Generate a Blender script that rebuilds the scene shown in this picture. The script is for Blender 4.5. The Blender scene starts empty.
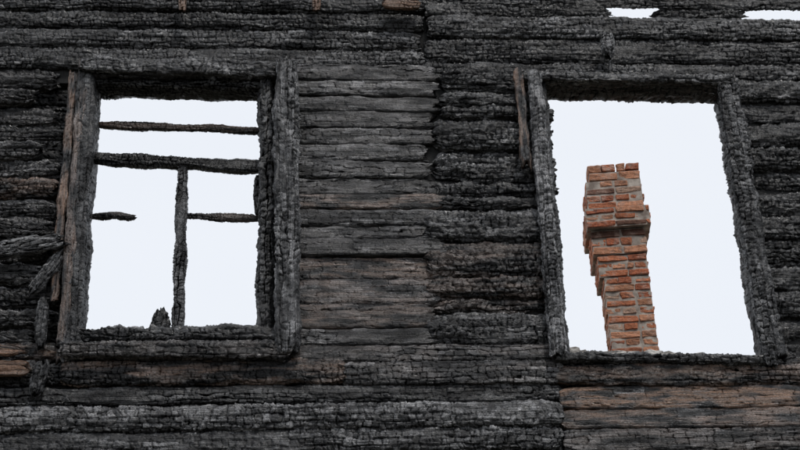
import bpy, bmesh, math, random
import numpy as np
from mathutils import Vector, Matrix, noise as mnoise
random.seed(7)
# ------------------------------------------------------------------ camera
PITCH, YAW, ROLL = math.radians(25.8), math.radians(4.2), math.radians(1.85)
CAM = Vector((0.0, -7.18, 1.6))
F = Vector((math.sin(YAW)*math.cos(PITCH), math.cos(YAW)*math.cos(PITCH), math.sin(PITCH)))
R0 = Vector((math.cos(YAW), -math.sin(YAW), 0)); U0 = R0.cross(F)
UP = U0*math.cos(ROLL) + R0*math.sin(ROLL)
RT = R0*math.cos(ROLL) - U0*math.sin(ROLL)
cd = bpy.data.cameras.new("camera"); cam = bpy.data.objects.new("camera", cd)
bpy.context.collection.objects.link(cam)
M = Matrix((RT, UP, -F)).transposed().to_4x4(); M.translation = CAM
cam.matrix_world = M
cd.lens = 54; cd.sensor_width = 36; cd.clip_end = 3000
bpy.context.scene.camera = cam

# facade survey: rectified measurement -> metres on a plane parallel to the facade (y = depth)
def W(px, py, y=0.0):
    d = RT*((px-400)/1200) + UP*((225-py)/1200) + F
    return CAM + d*((y-CAM.y)/d.y)

# ------------------------------------------------------------------ numpy noise
def h3(ix, iy, iz, s):
    h = (ix.astype(np.int64)*374761393 + iy.astype(np.int64)*668265263 + iz.astype(np.int64)*2147483647 + s*974634777) & 0xffffffff
    h = ((h ^ (h >> 13))*1274126177) & 0xffffffff
    h = ((h ^ (h >> 16))*2246822519) & 0xffffffff
    return ((h ^ (h >> 15)) & 0xffffff)/float(0xffffff)
def vn(x, y, z, s=0):
    fx, fy, fz = np.floor(x), np.floor(y), np.floor(z)
    tx, ty, tz = x-fx, y-fy, z-fz
    tx = tx*tx*(3-2*tx); ty = ty*ty*(3-2*ty); tz = tz*tz*(3-2*tz)
    r = 0
    for a in (0, 1):
        for b in (0, 1):
            for c in (0, 1):
                w = (tx if a else 1-tx)*(ty if b else 1-ty)*(tz if c else 1-tz)
                r = r + w*h3(fx+a, fy+b, fz+c, s)
    return r*2-1
def fbm(x, y, z, s=0, o=3):
    r, a = 0, 1.0
    for i in range(o):
        r = r + a*vn(x*2**i, y*2**i, z*2**i, s+i*17); a *= .5
    return r

# ------------------------------------------------------------------ charred beam generator
class Acc:
    def __init__(s): s.v=[]; s.q=[]; s.t=[]; s.g=[]; s.p=[]; s.n=0
    def build(s, name, mat, parent):
        v = np.concatenate(s.v); q = np.concatenate(s.q); t = np.concatenate(s.t)
        g = np.concatenate(s.g); p = np.concatenate(s.p)
        me = bpy.data.meshes.new(name)
        me.vertices.add(len(v)); me.vertices.foreach_set("co", v.astype(np.float32).ravel())
        loops = np.concatenate([q.ravel(), t.ravel()]).astype(np.int32)
        me.loops.add(len(loops)); me.loops.foreach_set("vertex_index", loops)
        st = np.concatenate([np.arange(len(q))*4, len(q)*4+np.arange(len(t))*3]).astype(np.int32)
        me.polygons.add(len(st)); me.polygons.foreach_set("loop_start", st)
        me.update(calc_edges=True)
        me.polygons.foreach_set("use_smooth", np.ones(len(st), dtype=bool))
        a = me.attributes.new("grain", 'FLOAT_VECTOR', 'POINT'); a.data.foreach_set("vector", g.astype(np.float32).ravel())
        a = me.attributes.new("props", 'FLOAT_VECTOR', 'POINT'); a.data.foreach_set("vector", p[:, :3].astype(np.float32).ravel())
        a = me.attributes.new("facet_glint", 'FLOAT', 'POINT'); a.data.foreach_set("value", p[:, 3].astype(np.float32).copy())
        me.validate(); me.materials.append(mat)
        o = bpy.data.objects.new(name, me); bpy.context.collection.objects.link(o); o.parent = parent
        return o
SEED = [1]
def beam(acc, A, B, w, d, n=(0,-1,0), p=3.0, step=.0064, amp=.008, crack=.008, cell=(.034,.028),
         tone=.5, brown=0., jag=(.02,.02), bend=.005, shrink=(.25,.25), wv=.05, ew=.009, dens=1.0):
    SEED[0] += 1; sd = SEED[0]; rs = np.random.RandomState(sd)
    A = Vector(A); B = Vector(B); T = (B-A); L = T.length; T.normalize()
    N = Vector(n); N = (N - T*N.dot(T)).normalized(); S = T.cross(N)
    nu = max(4, int(L/step)+1)
    th = np.linspace(-np.pi/2*3, np.pi/2, 721)
    c, s_ = np.cos(th), np.sin(th)
    cx = np.sign(c)*np.abs(c)**(2/p)*w/2; cy = -np.sign(s_)*np.abs(s_)**(2/p)*d/2
    seg = np.hypot(np.diff(cx), np.diff(cy))
    mid = (cy[1:]+cy[:-1])/2
    wt = np.where(mid > -d*.15, 1.0, .22)
    cum = np.concatenate([[0], np.cumsum(seg*wt)]); arc = np.concatenate([[0], np.cumsum(seg)])
    nv = max(8, int(cum[-1]/step*dens))
    k = np.linspace(0, cum[-1], nv, endpoint=False)
    sx = np.interp(k, cum, cx); sy = np.interp(k, cum, cy); av = np.interp(k, cum, arc)
    nx = np.roll(sx,-1)-np.roll(sx,1); ny = np.roll(sy,-1)-np.roll(sy,1)
    nx, ny = ny.copy(), -nx
    if (nx*sx+ny*sy).sum() < 0: nx, ny = -nx, -ny
    l = np.hypot(nx, ny)+1e-9; nx /= l; ny /= l
    u = np.linspace(0, 1, nu)[:, None]*np.ones((1, nv)); V = np.ones((nu,1))*av[None,:]
    so = rs.rand()*100
    zz = np.zeros_like(u)
    j0 = (vn(V*38, zz+so, zz, 3)*.7+vn(V*110, zz+so, zz, 4)*.4)*jag[0]
    j1 = (vn(V*38, zz+so, zz, 5)*.7+vn(V*110, zz+so, zz, 6)*.4)*jag[1]
    U = j0*(1-u)+u*(L) + u*j1
    e0 = shrink[0]*np.exp(-U/.03); e1 = shrink[1]*np.exp(-np.maximum(L-U,0)/.03)
    sc = (1-e0-e1).clip(.15,1)*(1+wv*vn(U*3, zz+so, zz, 8)+wv*.6*vn(U*9, zz+so, zz, 9))
    SX = sx[None,:]*sc; SY = sy[None,:]*(1-(e0+e1)*.6)
    cs = bend*vn(U*1.3, zz+so, zz, 10)+bend*.4*vn(U*5, zz+so, zz, 11); cn = bend*vn(U*1.1, zz+so+9, zz, 12)
    # alligator crack pattern: staggered blocks, two sizes, warped
    wu = U + .018*fbm(U*16, V*20, zz+so, 21, 2); wvv = V + .016*fbm(U*9, V*22, zz+so, 22, 3)
    H = 0; tot = 0; FL = 0; TL = 0
    for (mul, ww, s2) in ((1.0, .7, 31), (.5, .3, 57)):
        cu, cv = cell[0]*mul, cell[1]*mul
        lv = wvv/cv + so; j = np.floor(lv)
        uu = wu/cu*(1+.5*h3(j, j*0+sd, j*0, s2)) + 7.3*h3(j, j*0, j*0+sd, s2+1); i = np.floor(uu)
        jb = .6*(h3(i, j, j*0+sd, s2+2)-.5); jn = .6*(h3(i+1, j, j*0+sd, s2+2)-.5)
        f = uu-i
        du = np.minimum(np.abs(f-jb), np.abs(1+jn-f))*cu
        du = np.where(f < jb, np.abs(f-jb)*cu, du)
        ii = np.where(f < jb, i-1, i)
        dv = np.minimum(lv-j, 1-(lv-j))*cv
        dd = np.minimum(du, dv)
        e = ew*(mul**.6)
        hh = np.clip(dd/e, 0, 1); hh = hh*(2-hh)
        r1 = h3(ii, j, j*0, s2+5); r2 = h3(ii, j, j*0, s2+6)-.5; r3 = h3(ii, j, j*0, s2+7)-.5
        H = H + hh*ww; tot += ww; FL = FL + r1*ww
        TL = TL + ww*((f-.5)*r2*3.0+(lv-j-.5)*r3*4.0 + (r1-.5)*.9)*hh
    H = H/tot
    big = fbm(U*2.2, V*7, zz+so, 70, 2)
    cm = np.clip(.95+.6*big, .35, 1.2)
    ch = 1-(1-H)*np.clip(cm,0,1)
    disp = amp*fbm(U*7, V*14, zz+so, 41, 3) + amp*.35*fbm(U*30, V*60, zz+so, 44, 2) - crack*(1-H)*cm + crack*.65*TL*cm
    X = SX + nx[None,:]*disp + cs; Y = SY + ny[None,:]*disp + cn
    a, t, ss, nn = np.array(A), np.array(T), np.array(S), np.array(N)
    P = a + U[...,None]*t + X[...,None]*ss + Y[...,None]*nn
    base = acc.n
    idx = np.arange(nu*nv).reshape(nu, nv)
    a0 = idx[:-1]; b0 = idx[1:]
    q = np.stack([a0, np.roll(a0,-1,1), np.roll(b0,-1,1), b0], -1).reshape(-1,4)
    c0 = P[0].mean(0)+t*.012; c1 = P[-1].mean(0)-t*.012
    i0, i1 = nu*nv, nu*nv+1
    r0 = idx[0]; r1 = idx[-1]
    tr = np.concatenate([np.stack([np.full(nv,i0), np.roll(r0,-1), r0],-1), np.stack([np.full(nv,i1), r1, np.roll(r1,-1)],-1)])
    f0 = q[(nu//2)*nv+nv//2]; PP = P.reshape(-1,3)
    nrm = np.cross(PP[f0[1]]-PP[f0[0]], PP[f0[3]]-PP[f0[0]])
    cen = P[nu//2].mean(0)
    if nrm.dot(PP[f0[0]]-cen) < 0: q = q[:, ::-1]; tr = tr[:, ::-1]
    acc.v.append(np.concatenate([PP, c0[None], c1[None]]))
    acc.q.append(q+base); acc.t.append(tr+base)
    g = np.stack([U, V, zz+so], -1).reshape(-1,3)
    acc.g.append(np.concatenate([g, g[:1], g[-1:]]))
    tn = np.clip(tone*(1+.4*(rs.rand()-.5)) + .18*big, 0, 1)
    pr = np.stack([tn, zz+brown, ch, FL], -1).reshape(-1,4)
    acc.p.append(np.concatenate([pr, [[tone*.3, brown*.5, .2, .3]]*2]))
    acc.n += nu*nv+2

# ------------------------------------------------------------------ materials
def nt(m):
    m.use_nodes = True; t = m.node_tree; t.nodes.clear(); return t
def node(t, ty, **k):
    n = t.nodes.new(ty)
    for a, b in k.items():
        if a in n.inputs: n.inputs[a].default_value = b
        else: setattr(n, a, b)
    return n
def math_(t, op, a, b=None, clamp=False):
    n = t.nodes.new('ShaderNodeMath'); n.operation = op; n.use_clamp = clamp
    for i, x in enumerate((a, b)):
        if x is None: continue
        if isinstance(x, (int, float)): n.inputs[i].default_value = x
        else: t.links.new(x, n.inputs[i])
    return n.outputs[0]
def ramp(t, x, stops):
    n = t.nodes.new('ShaderNodeValToRGB'); cr = n.color_ramp
    while len(cr.elements) < len(stops): cr.elements.new(.5)
    for e, (p, c) in zip(cr.elements, stops):
        e.position = p; e.color = (*c, 1) if len(c) == 3 else c
    t.links.new(x, n.inputs[0]); return n.outputs[0]
def mixc(t, f, a, b, mode='MIX'):
    n = t.nodes.new('ShaderNodeMix'); n.data_type = 'RGBA'; n.blend_type = mode
    for s, x in ((n.inputs[0], f), (n.inputs[6], a), (n.inputs[7], b)):
        if isinstance(x, (int, float)): s.default_value = x
        elif isinstance(x, tuple): s.default_value = (*x, 1)
        else: t.links.new(x, s)
    return n.outputs[2]
def mapped(t, vec, sc3):
    m = t.nodes.new('ShaderNodeMapping'); m.inputs['Scale'].default_value = sc3
    t.links.new(vec, m.inputs[0]); return m.outputs[0]
def noise(t, vec, scale, sc3=None, detail=3, rough=.55):
    if sc3: vec = mapped(t, vec, sc3)
    n = node(t, 'ShaderNodeTexNoise', Scale=scale, Detail=detail, Roughness=rough)
    t.links.new(vec, n.inputs['Vector']); return n.outputs[0]

def char_material():
    m = bpy.data.materials.new("charred_wood"); t = nt(m)
    ga = node(t, 'ShaderNodeAttribute', attribute_name="grain").outputs['Vector']
    pa = node(t, 'ShaderNodeAttribute', attribute_name="props").outputs['Vector']
    fl = node(t, 'ShaderNodeAttribute', attribute_name="facet_glint").outputs['Fac']
    sp = t.nodes.new('ShaderNodeSeparateXYZ'); t.links.new(pa, sp.inputs[0])
    tone, brown, ck = sp.outputs
    streak = noise(t, ga, 1, (6, 150, 1), 2, .65)
    fine = noise(t, ga, 1, (120, 330, 1), 1, .6)
    patch = noise(t, ga, 1, (3.5, 16, 1), 2, .6)
    vo = node(t, 'ShaderNodeTexVoronoi', feature='DISTANCE_TO_EDGE', voronoi_dimensions='2D'); vo.inputs['Scale'].default_value = 1
    t.links.new(mapped(t, ga, (42, 75, 1)), vo.inputs['Vector'])
    hair = ramp(t, vo.outputs['Distance'], [(.0, (0,)*3), (.12, (1,)*3)])
    flr = ramp(t, fl, [(.2, (.6,)*3), (.8, (1.35,)*3)])  # random tone per char block: uneven facet highlights painted into the colour
    s1 = math_(t, 'MULTIPLY', ramp(t, streak, [(.32, (.35,)*3), (.70, (1.1,)*3)]), ramp(t, patch, [(.3, (.45,)*3), (.7, (1.35,)*3)]))
    s2 = math_(t, 'MULTIPLY', s1, ramp(t, fine, [(.3, (.4,)*3), (.72, (1.5,)*3)]))
    s3 = math_(t, 'MULTIPLY', s2, flr)
    tv = math_(t, 'MULTIPLY', tone, s3)
    col = ramp(t, tv, [(0, (.0025,.0025,.003)), (.15, (.010,.010,.011)), (.45, (.056,.057,.061)), (.9, (.32,.32,.33))])
    b0 = math_(t, 'MULTIPLY', brown, ramp(t, patch, [(.42, (0,)*3), (.60, (1.1,)*3)]))
    bm = math_(t, 'ADD', b0, math_(t, 'MAXIMUM', math_(t, 'SUBTRACT', brown, 2.0), 0.0), True)
    bc = mixc(t, ramp(t, streak, [(.3,(0,)*3),(.7,(1,)*3)]), (.030,.017,.011), (.36,.20,.12))
    col = mixc(t, bm, col, bc)
    dark = ramp(t, ck, [(.3, (.005,)*3), (.85, (1,)*3)])
    col = mixc(t, 1.0, col, dark, 'MULTIPLY')
    col = mixc(t, .6, col, hair, 'MULTIPLY')
    b = node(t, 'ShaderNodeBsdfPrincipled', Roughness=.5)
    t.links.new(col, b.inputs['Base Color'])
    hsum = math_(t, 'ADD', math_(t, 'MULTIPLY', streak, .8), math_(t, 'MULTIPLY', fine, .6))
    bp = node(t, 'ShaderNodeBump', Strength=1.0, Distance=.009); t.links.new(hsum, bp.inputs['Height'])
    t.links.new(bp.outputs[0], b.inputs['Normal'])
    rr = ramp(t, fine, [(.3, (.48,)*3), (.7, (.2,)*3)]); t.links.new(rr, b.inputs['Roughness'])
    sl = ramp(t, ck, [(.4, (.0,)*3), (.9, (1.0,)*3)])
    sl = math_(t, 'MULTIPLY', sl, ramp(t, patch, [(.35, (.35,)*3), (.65, (1,)*3)]))
    t.links.new(sl, b.inputs['Specular IOR Level'])
    o = t.nodes.new('ShaderNodeOutputMaterial'); t.links.new(b.outputs[0], o.inputs[0]); return m
WOOD = char_material()
def simple(name, c1, c2, sc, rough=.9, bump=.3, dist=.01):
    m = bpy.data.materials.new(name); t = nt(m)
    tc = t.nodes.new('ShaderNodeTexCoord').outputs['Object']
    n = noise(t, tc, sc, None, 5, .6); col = ramp(t, n, [(.35, c1), (.65, c2)])
    b = node(t, 'ShaderNodeBsdfPrincipled', Roughness=rough); t.links.new(col, b.inputs['Base Color'])
    bp = node(t, 'ShaderNodeBump', Strength=bump, Distance=dist); t.links.new(n, bp.inputs['Height']); t.links.new(bp.outputs[0], b.inputs['Normal'])
    o = t.nodes.new('ShaderNodeOutputMaterial'); t.links.new(b.outputs[0], o.inputs[0]); return m
CORE = simple("soot_black", (.004,.004,.004), (.014,.014,.014), 30)

# ------------------------------------------------------------------ house
house = bpy.data.objects.new("burnt_log_house", None); bpy.context.collection.objects.link(house)
XL, XR = W(-150, 225).x, W(960, 225).x
def row(acc, px0, px1, py0, py1, pxm, y=0., ov=1.02, **k):
    """horizontal log between facade columns px0..px1; heights surveyed at column pxm"""
    z0, z1 = W(pxm, py1).z, W(pxm, py0).z
    zc = (z0+z1)/2; h = (z1-z0)
    pym = (py0+py1)/2
    x0 = XL if px0 is None else W(px0, pym).x
    x1 = XR if px1 is None else W(px1, pym).x
    yj = random.uniform(-.008, .008)
    d = k.pop('d', .12)
    kk = dict(w=h*ov, d=d, p=3.2); kk.update(k)
    beam(acc, (x0, y+yj+d/2, zc), (x1, y+yj+d/2, zc), **kk)

top = Acc()
LOG = dict(p=2.7, amp=.010, crack=.016, tone=.48)
for e0, e1 in ((-60,-42),(-42,-25),(-25,-9),(-9,10),(10,27),(27,46),(46,66)):
    cut = 423+random.uniform(-6, 8)
    kw = dict(LOG)
    if e0 == 27: kw.update(tone=.56)
    row(top, None, cut, e0, e1, 200, y=random.uniform(-.02,.01), cell=(.05,.038), **kw)
for e0, e1, y, tn in ((-60,-40,0,.4),(-40,-22,0,.4),(-22,-8,0,.4),(17,39,-.03,.58),(38,62,-.01,.48),(61,80,0,.42)):
    row(top, 423+random.uniform(-3,6), None, e0, e1, 600, y=y, cell=(.055,.04), **dict(LOG, tone=tn))
row(top, 424, None, -8, 8, 600, y=-.01, d=.05, cell=(.05,.036), **LOG)
row(top, 425, 607, 5, 18, 600, y=-.01, d=.08, cell=(.05,.036), **dict(LOG, tone=.35, jag=(.02,.08)))
row(top, 657, 742, 6, 19, 600, y=.0, d=.08, cell=(.05,.036), **dict(LOG, tone=.35, jag=(.08,.08)))
top.build("upper_log_courses", WOOD, house)

midb = Acc()
ed = [64,80,95,110,127,143,160,177,193,208,225,238,255,278,304,328,345]
for a, b in zip(ed[:-1], ed[1:]):
    right = 430+random.uniform(-7,13)+(8 if a>200 else 0)
    row(midb, 292, right, a, b, 365, y=random.uniform(-.012,.012), ov=1.01, p=5, d=.10, amp=.006, crack=.007, cell=(.10,.04), tone=.58,
        brown=(.45 if a in (193,255) else .3 if a in (278,304) else .04), jag=(.02,.06), shrink=(.05,.2), wv=.035, ew=.007)
row(midb, 285, 566, 345, 362, 420, y=-.01, ov=1.0, p=4.5, d=.1, amp=.006, crack=.009, cell=(.09,.035), tone=.52, brown=.12)
midb.build("flat_hewn_logs", WOOD, house)

rg = Acc()
ed = [64,90,118,149,180,209,241,275,311,346]
CR = dict(amp=.017, crack=.019)
for a, b in zip(ed[:-1], ed[1:]):
    m_ = a+(b-a)*random.uniform(.42,.62)
    parts = [(a, b)] if random.random() < .6 else [(a, m_), (m_, b)]
    for (c0, c1) in parts:
        row(rg, 434+random.uniform(-9,10), 548+random.uniform(-6,4)+(a-60)*.05, c0, c1, 480, y=random.uniform(-.03,.02), p=2.6, d=.16, **CR,
            cell=(.055,.042), tone=.5, jag=(.05,.03), shrink=(.25,.2), wv=.08, brown=(.25 if a in (241,275) else 0))
ed = [80,100,122,146,168,190,214,239,264,290,316,340,364]
for a, b in zip(ed[:-1], ed[1:]):
    row(rg, 728+(a-80)*.16, None, a, b, 780, y=random.uniform(-.025,.02), p=2.7, d=.16, **CR, cell=(.05,.038), tone=.46, jag=(.03,.03), wv=.07)
ed = [66,86,102,120,138,156,175,195,215,236,262,285,306,325,342,359,380]
for a, b in zip(ed[:-1], ed[1:]):
    row(rg, None, 56+random.uniform(-24,6), a, b, 30, y=random.uniform(-.01,.05), p=2.6, d=.14, **CR, cell=(.05,.036),
        tone=.5, brown=(.5 if a in (342,175) else .03), jag=(.03,.08), shrink=(.2,.35), wv=.08)
    row(rg, None, 76, a-6, b-6, 30, y=.09, p=3, d=.10, amp=.012, crack=.012, cell=(.045,.032), tone=.3, step=.012, ew=.012)
rg.build("rough_log_courses", WOOD, house)

low = Acc()
row(low, None, 70, 362, 384, 30, y=-.01, **dict(LOG, tone=.5))
row(low, 62, 345, 359, 385, 200, y=-.04, brown=.45, cell=(.055,.04), **LOG)
row(low, 343, 562, 361, 386, 450, y=-.03, p=3.5, amp=.007, crack=.011, cell=(.07,.04), tone=.54, brown=.1)
row(low, 556, None, 362, 385, 680, y=-.03, p=3.2, amp=.014, crack=.012, cell=(.06,.036), tone=.5, brown=.5)
row(low, None, 562, 385, 403, 280, y=-.02, p=3.5, amp=.007, crack=.012, cell=(.06,.034), tone=.57)
row(low, 560, None, 385, 408, 680, y=-.01, p=5, amp=.006, crack=.006, cell=(.2,.045), tone=.6, brown=1.1, ew=.006)
row(low, None, 563, 403, 429, 280, y=-.03, p=2.8, amp=.010, crack=.019, cell=(.055,.046), tone=.74)
row(low, 562, None, 408, 428, 680, y=-.01, p=5, amp=.006, crack=.006, cell=(.2,.045), tone=.56, brown=.55, ew=.006)
row(low, None, 564, 429, 453, 280, y=-.02, p=2.8, amp=.011, crack=.019, cell=(.055,.046), tone=.68)
row(low, 563, None, 428, 453, 680, y=-.02, p=4, amp=.007, crack=.009, cell=(.10,.04), tone=.56, brown=.15)
zb = W(400, 452).z; k = 0
lw0, lw1 = W(45, 450).x, W(190, 450).x
while zb > .15:
    h = .19
    segs = [(XL, XR)]
    if k < 7: segs = [(XL, lw0), (lw1, XR)]
    for a, b in segs:
        beam(low, (a, .06, zb-h/2), (b, .06, zb-h/2), h*1.04, .14, p=3, step=.022, tone=.4)
    zb -= h; k += 1
low.build("lower_log_courses", WOOD, house)

def box(name, x0, x1, y0, y1, z0, z1, mat, parent):
    bm = bmesh.new(); bmesh.ops.create_cube(bm, size=1)
    for v in bm.verts: v.co = Vector(((x0+x1)/2+v.co.x*(x1-x0), (y0+y1)/2+v.co.y*(y1-y0), (z0+z1)/2+v.co.z*(z1-z0)))
    me = bpy.data.meshes.new(name); bm.to_mesh(me); bm.free(); me.materials.append(mat)
    o = bpy.data.objects.new(name, me); bpy.context.collection.objects.link(o); o.parent = parent; return o
La, Lb = W(80,215).x, W(272,215).x
Ra, Rb = W(550,215).x, W(752,215).x
zt = W(200,84).z; ztR = W(640,84).z; zs = W(200,340).z; zsR = W(640,362).z
ztop = W(600,-50).z; zgap = W(640,20).z
zlow = W(400,446).z
Y0, Y1 = .06, .24
zm = max(zt, ztR)+.01; zn = min(zs, zsR)
box("core_1", XL, La, Y0+.1, Y1, zn, zm, CORE, house)
box("core_2", Lb, Ra, Y0, Y1, zn, zm, CORE, house)
box("core_3", Rb, XR, Y0, Y1, zn, zm, CORE, house)
box("core_under_sill", La, Lb, Y0, Y1, zn, zs, CORE, house)
box("core_4", XL, XR, Y0, Y1, zm, zgap-.10, CORE, house)
box("core_5", XL, W(500,0).x, Y0, Y1, zgap-.10, ztop, CORE, house)
box("core_6", XL, XR, Y0, Y1, zlow, zn, CORE, house)
box("core_7", XL, lw0, Y0, Y1, 0, zlow, CORE, house)
box("core_8", lw1, XR, Y0, Y1, 0, zlow, CORE, house)
box("core_9", lw0, lw1, Y0, Y1, 0, zlow-1.33, CORE, house)

def pb(acc, a, b, y, wpx, d, **k):
    beam(acc, W(*a, y), W(*b, y), wpx/150, d, **k)
wl = Acc()
FR = dict(p=4, amp=.013, crack=.019, cell=(.058,.048), wv=.09, shrink=(.1,.1), jag=(.04,.04))
TR = dict(FR, crack=.007, cell=(.14,.025), ew=.005, amp=.008)
pb(wl, (84,60), (62,362), -.03, 11, .05, tone=.6, brown=.4, **TR)
pb(wl, (74,72), (54,300), -.01, 9, .04, tone=.65, brown=.8, **TR)
pb(wl, (92,78), (74,352), .08, 17, .26, tone=.45, **dict(FR, crack=.011))
pb(wl, (267,80), (266,350), .09, 15, .28, tone=.45, **FR)
pb(wl, (286,62), (288,352), -.08, 25, .09, n=(.25,-1,0), tone=.95, **FR)
pb(wl, (82,66), (278,70), -.05, 17, .08, tone=.6, **FR)
pb(wl, (86,82), (280,84), .10, 13, .30, tone=.3, **FR)
pb(wl, (88,90), (272,92), .10, 9, .22, p=2.6, amp=.012, crack=.010, tone=.3)
pb(wl, (72,338), (275,338), .05, 16, .20, tone=.48, **dict(FR, amp=.016))
pb(wl, (60,351), (290,353), -.05, 17, .12, tone=.55, **dict(FR, amp=.012, brown=.1))
BAR = dict(p=3, amp=.009, crack=.009, cell=(.04,.03), wv=.16, step=.005)
pb(wl, (96,125), (262,131), .12, 9, .06, tone=.35, brown=.3, **BAR)
pb(wl, (94,159), (262,168), .11, 14, .09, tone=.38, **BAR)
pb(wl, (183,165), (177,340), .11, 11, .08, tone=.55, **BAR)
pb(wl, (91,216), (135,217), .12, 7, .05, tone=.35, brown=.2, **dict(BAR, shrink=(.1,.6)))
pb(wl, (182,216), (262,219), .12, 8, .05, tone=.35, brown=.2, **BAR)
pb(wl, (258,176), (257,215), .10, 6, .05, tone=.3, **dict(BAR, wv=.4))
pb(wl, (161,336), (160,310), .10, 16, .08, p=2.2, amp=.02, crack=.012, tone=.2, jag=(.02,.05), shrink=(0,.6), step=.006)
wl.build("casement_window_frame", WOOD, house)
wr = Acc()
pb(wr, (518,70), (526,166), -.06, 11, .04, tone=.6, brown=.8, **dict(TR, amp=.013, jag=(.03,.08)))
pb(wr, (534,74), (558,356), -.06, 16, .08, tone=.85, **FR)
pb(wr, (537,80), (560,360), .08, 14, .26, tone=.35, **dict(FR, crack=.012))
pb(wr, (520,77), (730,81), -.05, 11, .08, tone=.62, **FR)
pb(wr, (530,86), (730,90), .09, 12, .32, tone=.28, **dict(FR, crack=.012))
pb(wr, (722,78), (771,366), -.05, 15, .08, tone=.65, **FR)
pb(wr, (724,84), (771,366), .10, 16, .34, tone=.5, **FR)
pb(wr, (550,361), (775,367), .06, 11, .26, tone=.5, **dict(FR, amp=.014))
wr.build("empty_window_frame", WOOD, house)

ls = Acc()
LP = dict(p=3, amp=.014, crack=.013, cell=(.045,.035))
pb(ls, (-20,256), (64,240), -.06, 18, .09, **dict(LP, cell=(.1,.025), crack=.008), tone=.95, jag=(.02,.06), shrink=(0,.4))
pb(ls, (32,292), (62,254), -.03, 15, .06, **LP, tone=.75, jag=(.05,.05), shrink=(.4,.4))
pb(ls, (44,300), (40,345), -.02, 12, .06, **LP, tone=.5, jag=(.05,.05), shrink=(.4,.4))
pb(ls, (44,362), (36,395), -.05, 12, .06, **LP, tone=.5, jag=(.05,.05), shrink=(.4,.4))
pb(ls, (607,34), (609,58), -.09, 14, .08, **LP, tone=.7, jag=(.03,.04), shrink=(.3,.5))
pb(ls, (610,58), (611,78), -.07, 5, .03, p=3, amp=.006, crack=.004, tone=.42)
pb(ls, (-40,366), (29,369), -.055, 16, .05, tone=.9, brown=2.75, p=4, amp=.008, crack=.004, cell=(.15,.03), jag=(.02,.08), shrink=(0,.4))
pb(ls, (-40,349), (22,351), -.05, 10, .04, tone=.9, brown=2.2, p=4, amp=.008, crack=.005, cell=(.12,.03), jag=(.02,.08), shrink=(0,.5))
for x, w in ((183,9),(316,10)):
    pb(ls, (x,-14), (x,11), -.09, w, .03, tone=.9, brown=2.7, p=5, amp=.003, crack=.001)
pb(ls, (384,3), (419,4), -.09, 16, .05, tone=.9, brown=2.8, p=5, amp=.004, crack=.001)
ls.build("loose_charred_pieces", WOOD, house)

# broken plaster and mortar lying on the sill of the empty window
rub = simple("mortar_rubble", (.16,.145,.13), (.62,.60,.57), 9, bump=.6)
bm = bmesh.new()
def lump(px, py, y, sx, sy, sz):
    p = W(px, py, y); a = random.random()*50
    r = bmesh.ops.create_icosphere(bm, subdivisions=3, radius=1)
    rot = Matrix.Rotation(random.uniform(-.5,.5), 3, 'Z') @ Matrix.Rotation(random.uniform(-.12,.12), 3, 'Y')
    for v in r['verts']:
        c = v.co.copy(); c = Vector([math.copysign(abs(q)**.6, q) for q in c])
        c *= 1+.35*mnoise.noise(c*1.3+Vector((a,0,0)))+.15*mnoise.noise(c*4+Vector((a,0,0)))
        v.co = rot @ Vector((c.x*sx, c.y*sy, c.z*sz)) + p
for px, sx, sz in ((572,.055,.035),(583,.03,.02),(612,.10,.018),(634,.07,.020),(652,.06,.035),(668,.07,.026),(688,.08,.016)):
    lump(px, 353.5+(px-566)*.032, .05, sx, .045, sz)
for i in range(40):
    px = random.uniform(566,712)
    lump(px, 354+(px-566)*.035+random.uniform(-1,1), random.uniform(.0,.1), random.uniform(.01,.03), .02, random.uniform(.008,.018))
me = bpy.data.meshes.new("sill_rubble"); bm.to_mesh(me); bm.free(); me.materials.append(rub)
o = bpy.data.objects.new("sill_rubble", me); bpy.context.collection.objects.link(o); o.parent = house

# ------------------------------------------------------------------ chimney
def brick_material():
    m = bpy.data.materials.new("old_red_brick"); t = nt(m)
    ca = node(t, 'ShaderNodeAttribute', attribute_name="bcol").outputs['Color']
    tc = t.nodes.new('ShaderNodeTexCoord').outputs['Object']
    n1 = noise(t, tc, 45, None, 5, .7); n2 = noise(t, tc, 11, None, 4, .7)
    c = mixc(t, 1.0, ca, ramp(t, n1, [(.3, (.55,)*3), (.7, (1.3,)*3)]), 'MULTIPLY')
    c = mixc(t, ramp(t, n2, [(.50, (0,)*3), (.70, (.7,)*3)]), c, (.55,.40,.33))
    c = mixc(t, ramp(t, n2, [(.30, (.8,)*3), (.41, (0,)*3)]), c, (.09,.055,.045))
    b = node(t, 'ShaderNodeBsdfPrincipled', Roughness=.92); t.links.new(c, b.inputs['Base Color'])
    bp = node(t, 'ShaderNodeBump', Strength=.9, Distance=.014); t.links.new(n1, bp.inputs['Height']); t.links.new(bp.outputs[0], b.inputs['Normal'])
    o = t.nodes.new('ShaderNodeOutputMaterial'); t.links.new(b.outputs[0], o.inputs[0]); return m
BR = brick_material(); MO = simple("lime_mortar", (.26,.21,.18), (.64,.57,.50), 12, bump=.6)
YC = 2.0
def zc(py, px=622): return W(px, py, YC).z
chim = bpy.data.objects.new("brick_chimney", None); bpy.context.collection.objects.link(chim)
base = W(633, 330, YC)
chim.location = (base.x, YC, 0); chim.rotation_euler = (0, 0, math.radians(-9))
bm = bmesh.new(); cl = bm.loops.layers.float_color.new("bcol")
cores = []
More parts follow.
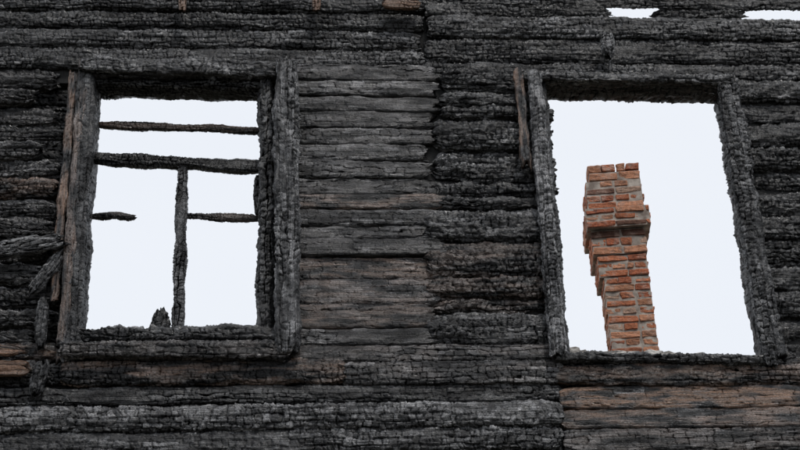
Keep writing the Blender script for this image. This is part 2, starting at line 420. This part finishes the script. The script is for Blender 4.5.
def brick(cx, cy, cz, lx, ly, lz):
    jt = lambda a: random.uniform(-a, a)
    r = bmesh.ops.create_cube(bm, size=1)
    rot = Matrix.Rotation(jt(.03), 3, 'Z') @ Matrix.Rotation(jt(.02), 3, 'X') @ Matrix.Rotation(jt(.02), 3, 'Y')
    for v in r['verts']:
        c = Vector((v.co.x*lx+jt(.005), v.co.y*ly+jt(.005), v.co.z*lz+jt(.004)))
        v.co = rot @ c + Vector((cx+jt(.006), cy+jt(.006), cz))
    k = random.random()
    col = (.57,.20,.10) if k<.42 else (.62,.29,.17) if k<.70 else (.45,.14,.07) if k<.90 else (.58,.38,.28) if k<.96 else (.20,.10,.07)
    f = random.uniform(.75,1.15)
    for fc in {f2 for v in r['verts'] for f2 in v.link_faces}:
        for lp in fc.loops: lp[cl] = (col[0]*f, col[1]*f, col[2]*f, 1)
def stage(z0, z1, x0, x1, y0, y1, ragged=False):
    nz = max(1, round((z1-z0)/.070)); hz = (z1-z0)/nz; g = .014
    for i in range(nz):
        zc_ = z0+hz*(i+.5); odd = i % 2
        def run(a, b, off):
            out = []; x = a-off
            while x < b-.02:
                s, e = max(x, a), min(x+.255, b)
                if e-s > .03: out.append((s, e))
                x += .255
            return out
        fx0, fx1 = (x0, x1) if not odd else (x0+.12, x1-.12)
        sy0, sy1 = (y0+.12, y1-.12) if not odd else (y0, y1)
        def ok(): return not (ragged and i == nz-1 and random.random() < .2)
        for s, e in run(fx0, fx1, .0 if not odd else .13):
            if ok(): brick((s+e)/2, y0+.06, zc_, e-s-g, .12, hz-g)
            if ok(): brick((s+e)/2, y1-.06, zc_, e-s-g, .12, hz-g)
        for s, e in run(sy0, sy1, .13 if not odd else 0):
            if ok(): brick(x0+.06, (s+e)/2, zc_, .12, e-s-g, hz-g)
            if ok(): brick(x1-.06, (s+e)/2, zc_, .12, e-s-g, hz-g)
    cores.append((x0+.007, x1-.007, y0+.007, y1-.007, z0+.004, z1-(.085 if ragged else .004)))
hw = .195
zsh, zmd, zbd0, zbd1, zcp, ztp = zc(276), zc(254), zc(229), zc(209), zc(181), zc(164)
stage(0, zsh, -hw, hw, 0, .40)
stage(zsh, zmd, -hw-.035, hw, -.0, .43)
stage(zmd, zbd0, -hw-.065, hw+.01, -.01, .46)
stage(zbd0, zbd1, -hw-.10, hw+.065, -.06, .50)
stage(zbd1, zcp, -hw-.07, hw+.03, -.025, .46)
stage(zcp, ztp, -hw-.03, hw+.03, -.015, .43, ragged=True)
bmesh.ops.bevel(bm, geom=list(bm.edges), offset=.006, segments=1, affect='EDGES')
bmesh.ops.subdivide_edges(bm, edges=[e for e in bm.edges if e.calc_length() > .03], cuts=3, use_grid_fill=True)
for v in bm.verts:
    q = v.co
    v.co = q + mnoise.noise_vector(q*28)*.005 + mnoise.noise_vector(q*70)*.003
me = bpy.data.meshes.new("bricks"); bm.to_mesh(me); bm.free(); me.materials.append(BR)
o = bpy.data.objects.new("bricks", me); bpy.context.collection.objects.link(o); o.parent = chim
for i, c in enumerate(cores): box("mortar_%d" % (i+1), *c, MO, chim)

# ------------------------------------------------------------------ ground
gm = simple("ashy_soil", (.03,.028,.024), (.10,.09,.06), .8)
me = bpy.data.meshes.new("ground"); me.from_pydata([(-1500,-1500,0),(1500,-1500,0),(1500,1500,0),(-1500,1500,0)], [], [(0,1,2,3)]); me.materials.append(gm)
bpy.context.collection.objects.link(bpy.data.objects.new("ground", me))

# ------------------------------------------------------------------ light
SE, SR = math.radians(58), math.radians(158)
w = bpy.data.worlds.new("World"); bpy.context.scene.world = w; w.use_nodes = True; t = w.node_tree; t.nodes.clear()
sky = t.nodes.new('ShaderNodeTexSky'); sky.sky_type = 'NISHITA'; sky.sun_disc = False; sky.sun_elevation = SE; sky.sun_rotation = SR
tc = t.nodes.new('ShaderNodeTexCoord').outputs['Generated']
cn = noise(t, tc, 2.2, (1,1,2), 4, .5)
cloud = mixc(t, cn, (8.5,8.95,9.7), (9.3,9.6,10.1))
col = mixc(t, .94, sky.outputs[0], cloud)
bg = t.nodes.new('ShaderNodeBackground'); bg.inputs[1].default_value = .1; t.links.new(col, bg.inputs[0])
o = t.nodes.new('ShaderNodeOutputWorld'); t.links.new(bg.outputs[0], o.inputs[0])
sl = bpy.data.lights.new("sun", 'SUN'); sl.energy = 1.5; sl.angle = math.radians(10); sl.color = (1,.96,.91)
so = bpy.data.objects.new("sun", sl); bpy.context.collection.objects.link(so)
az = SR
dirv = Vector((math.sin(az)*math.cos(SE), math.cos(az)*math.cos(SE), math.sin(SE)))
so.rotation_euler = dirv.to_track_quat('Z', 'Y').to_euler()
sc = bpy.context.scene
sc.view_settings.view_transform = 'Standard'; sc.view_settings.look = 'None'; sc.view_settings.exposure = 0
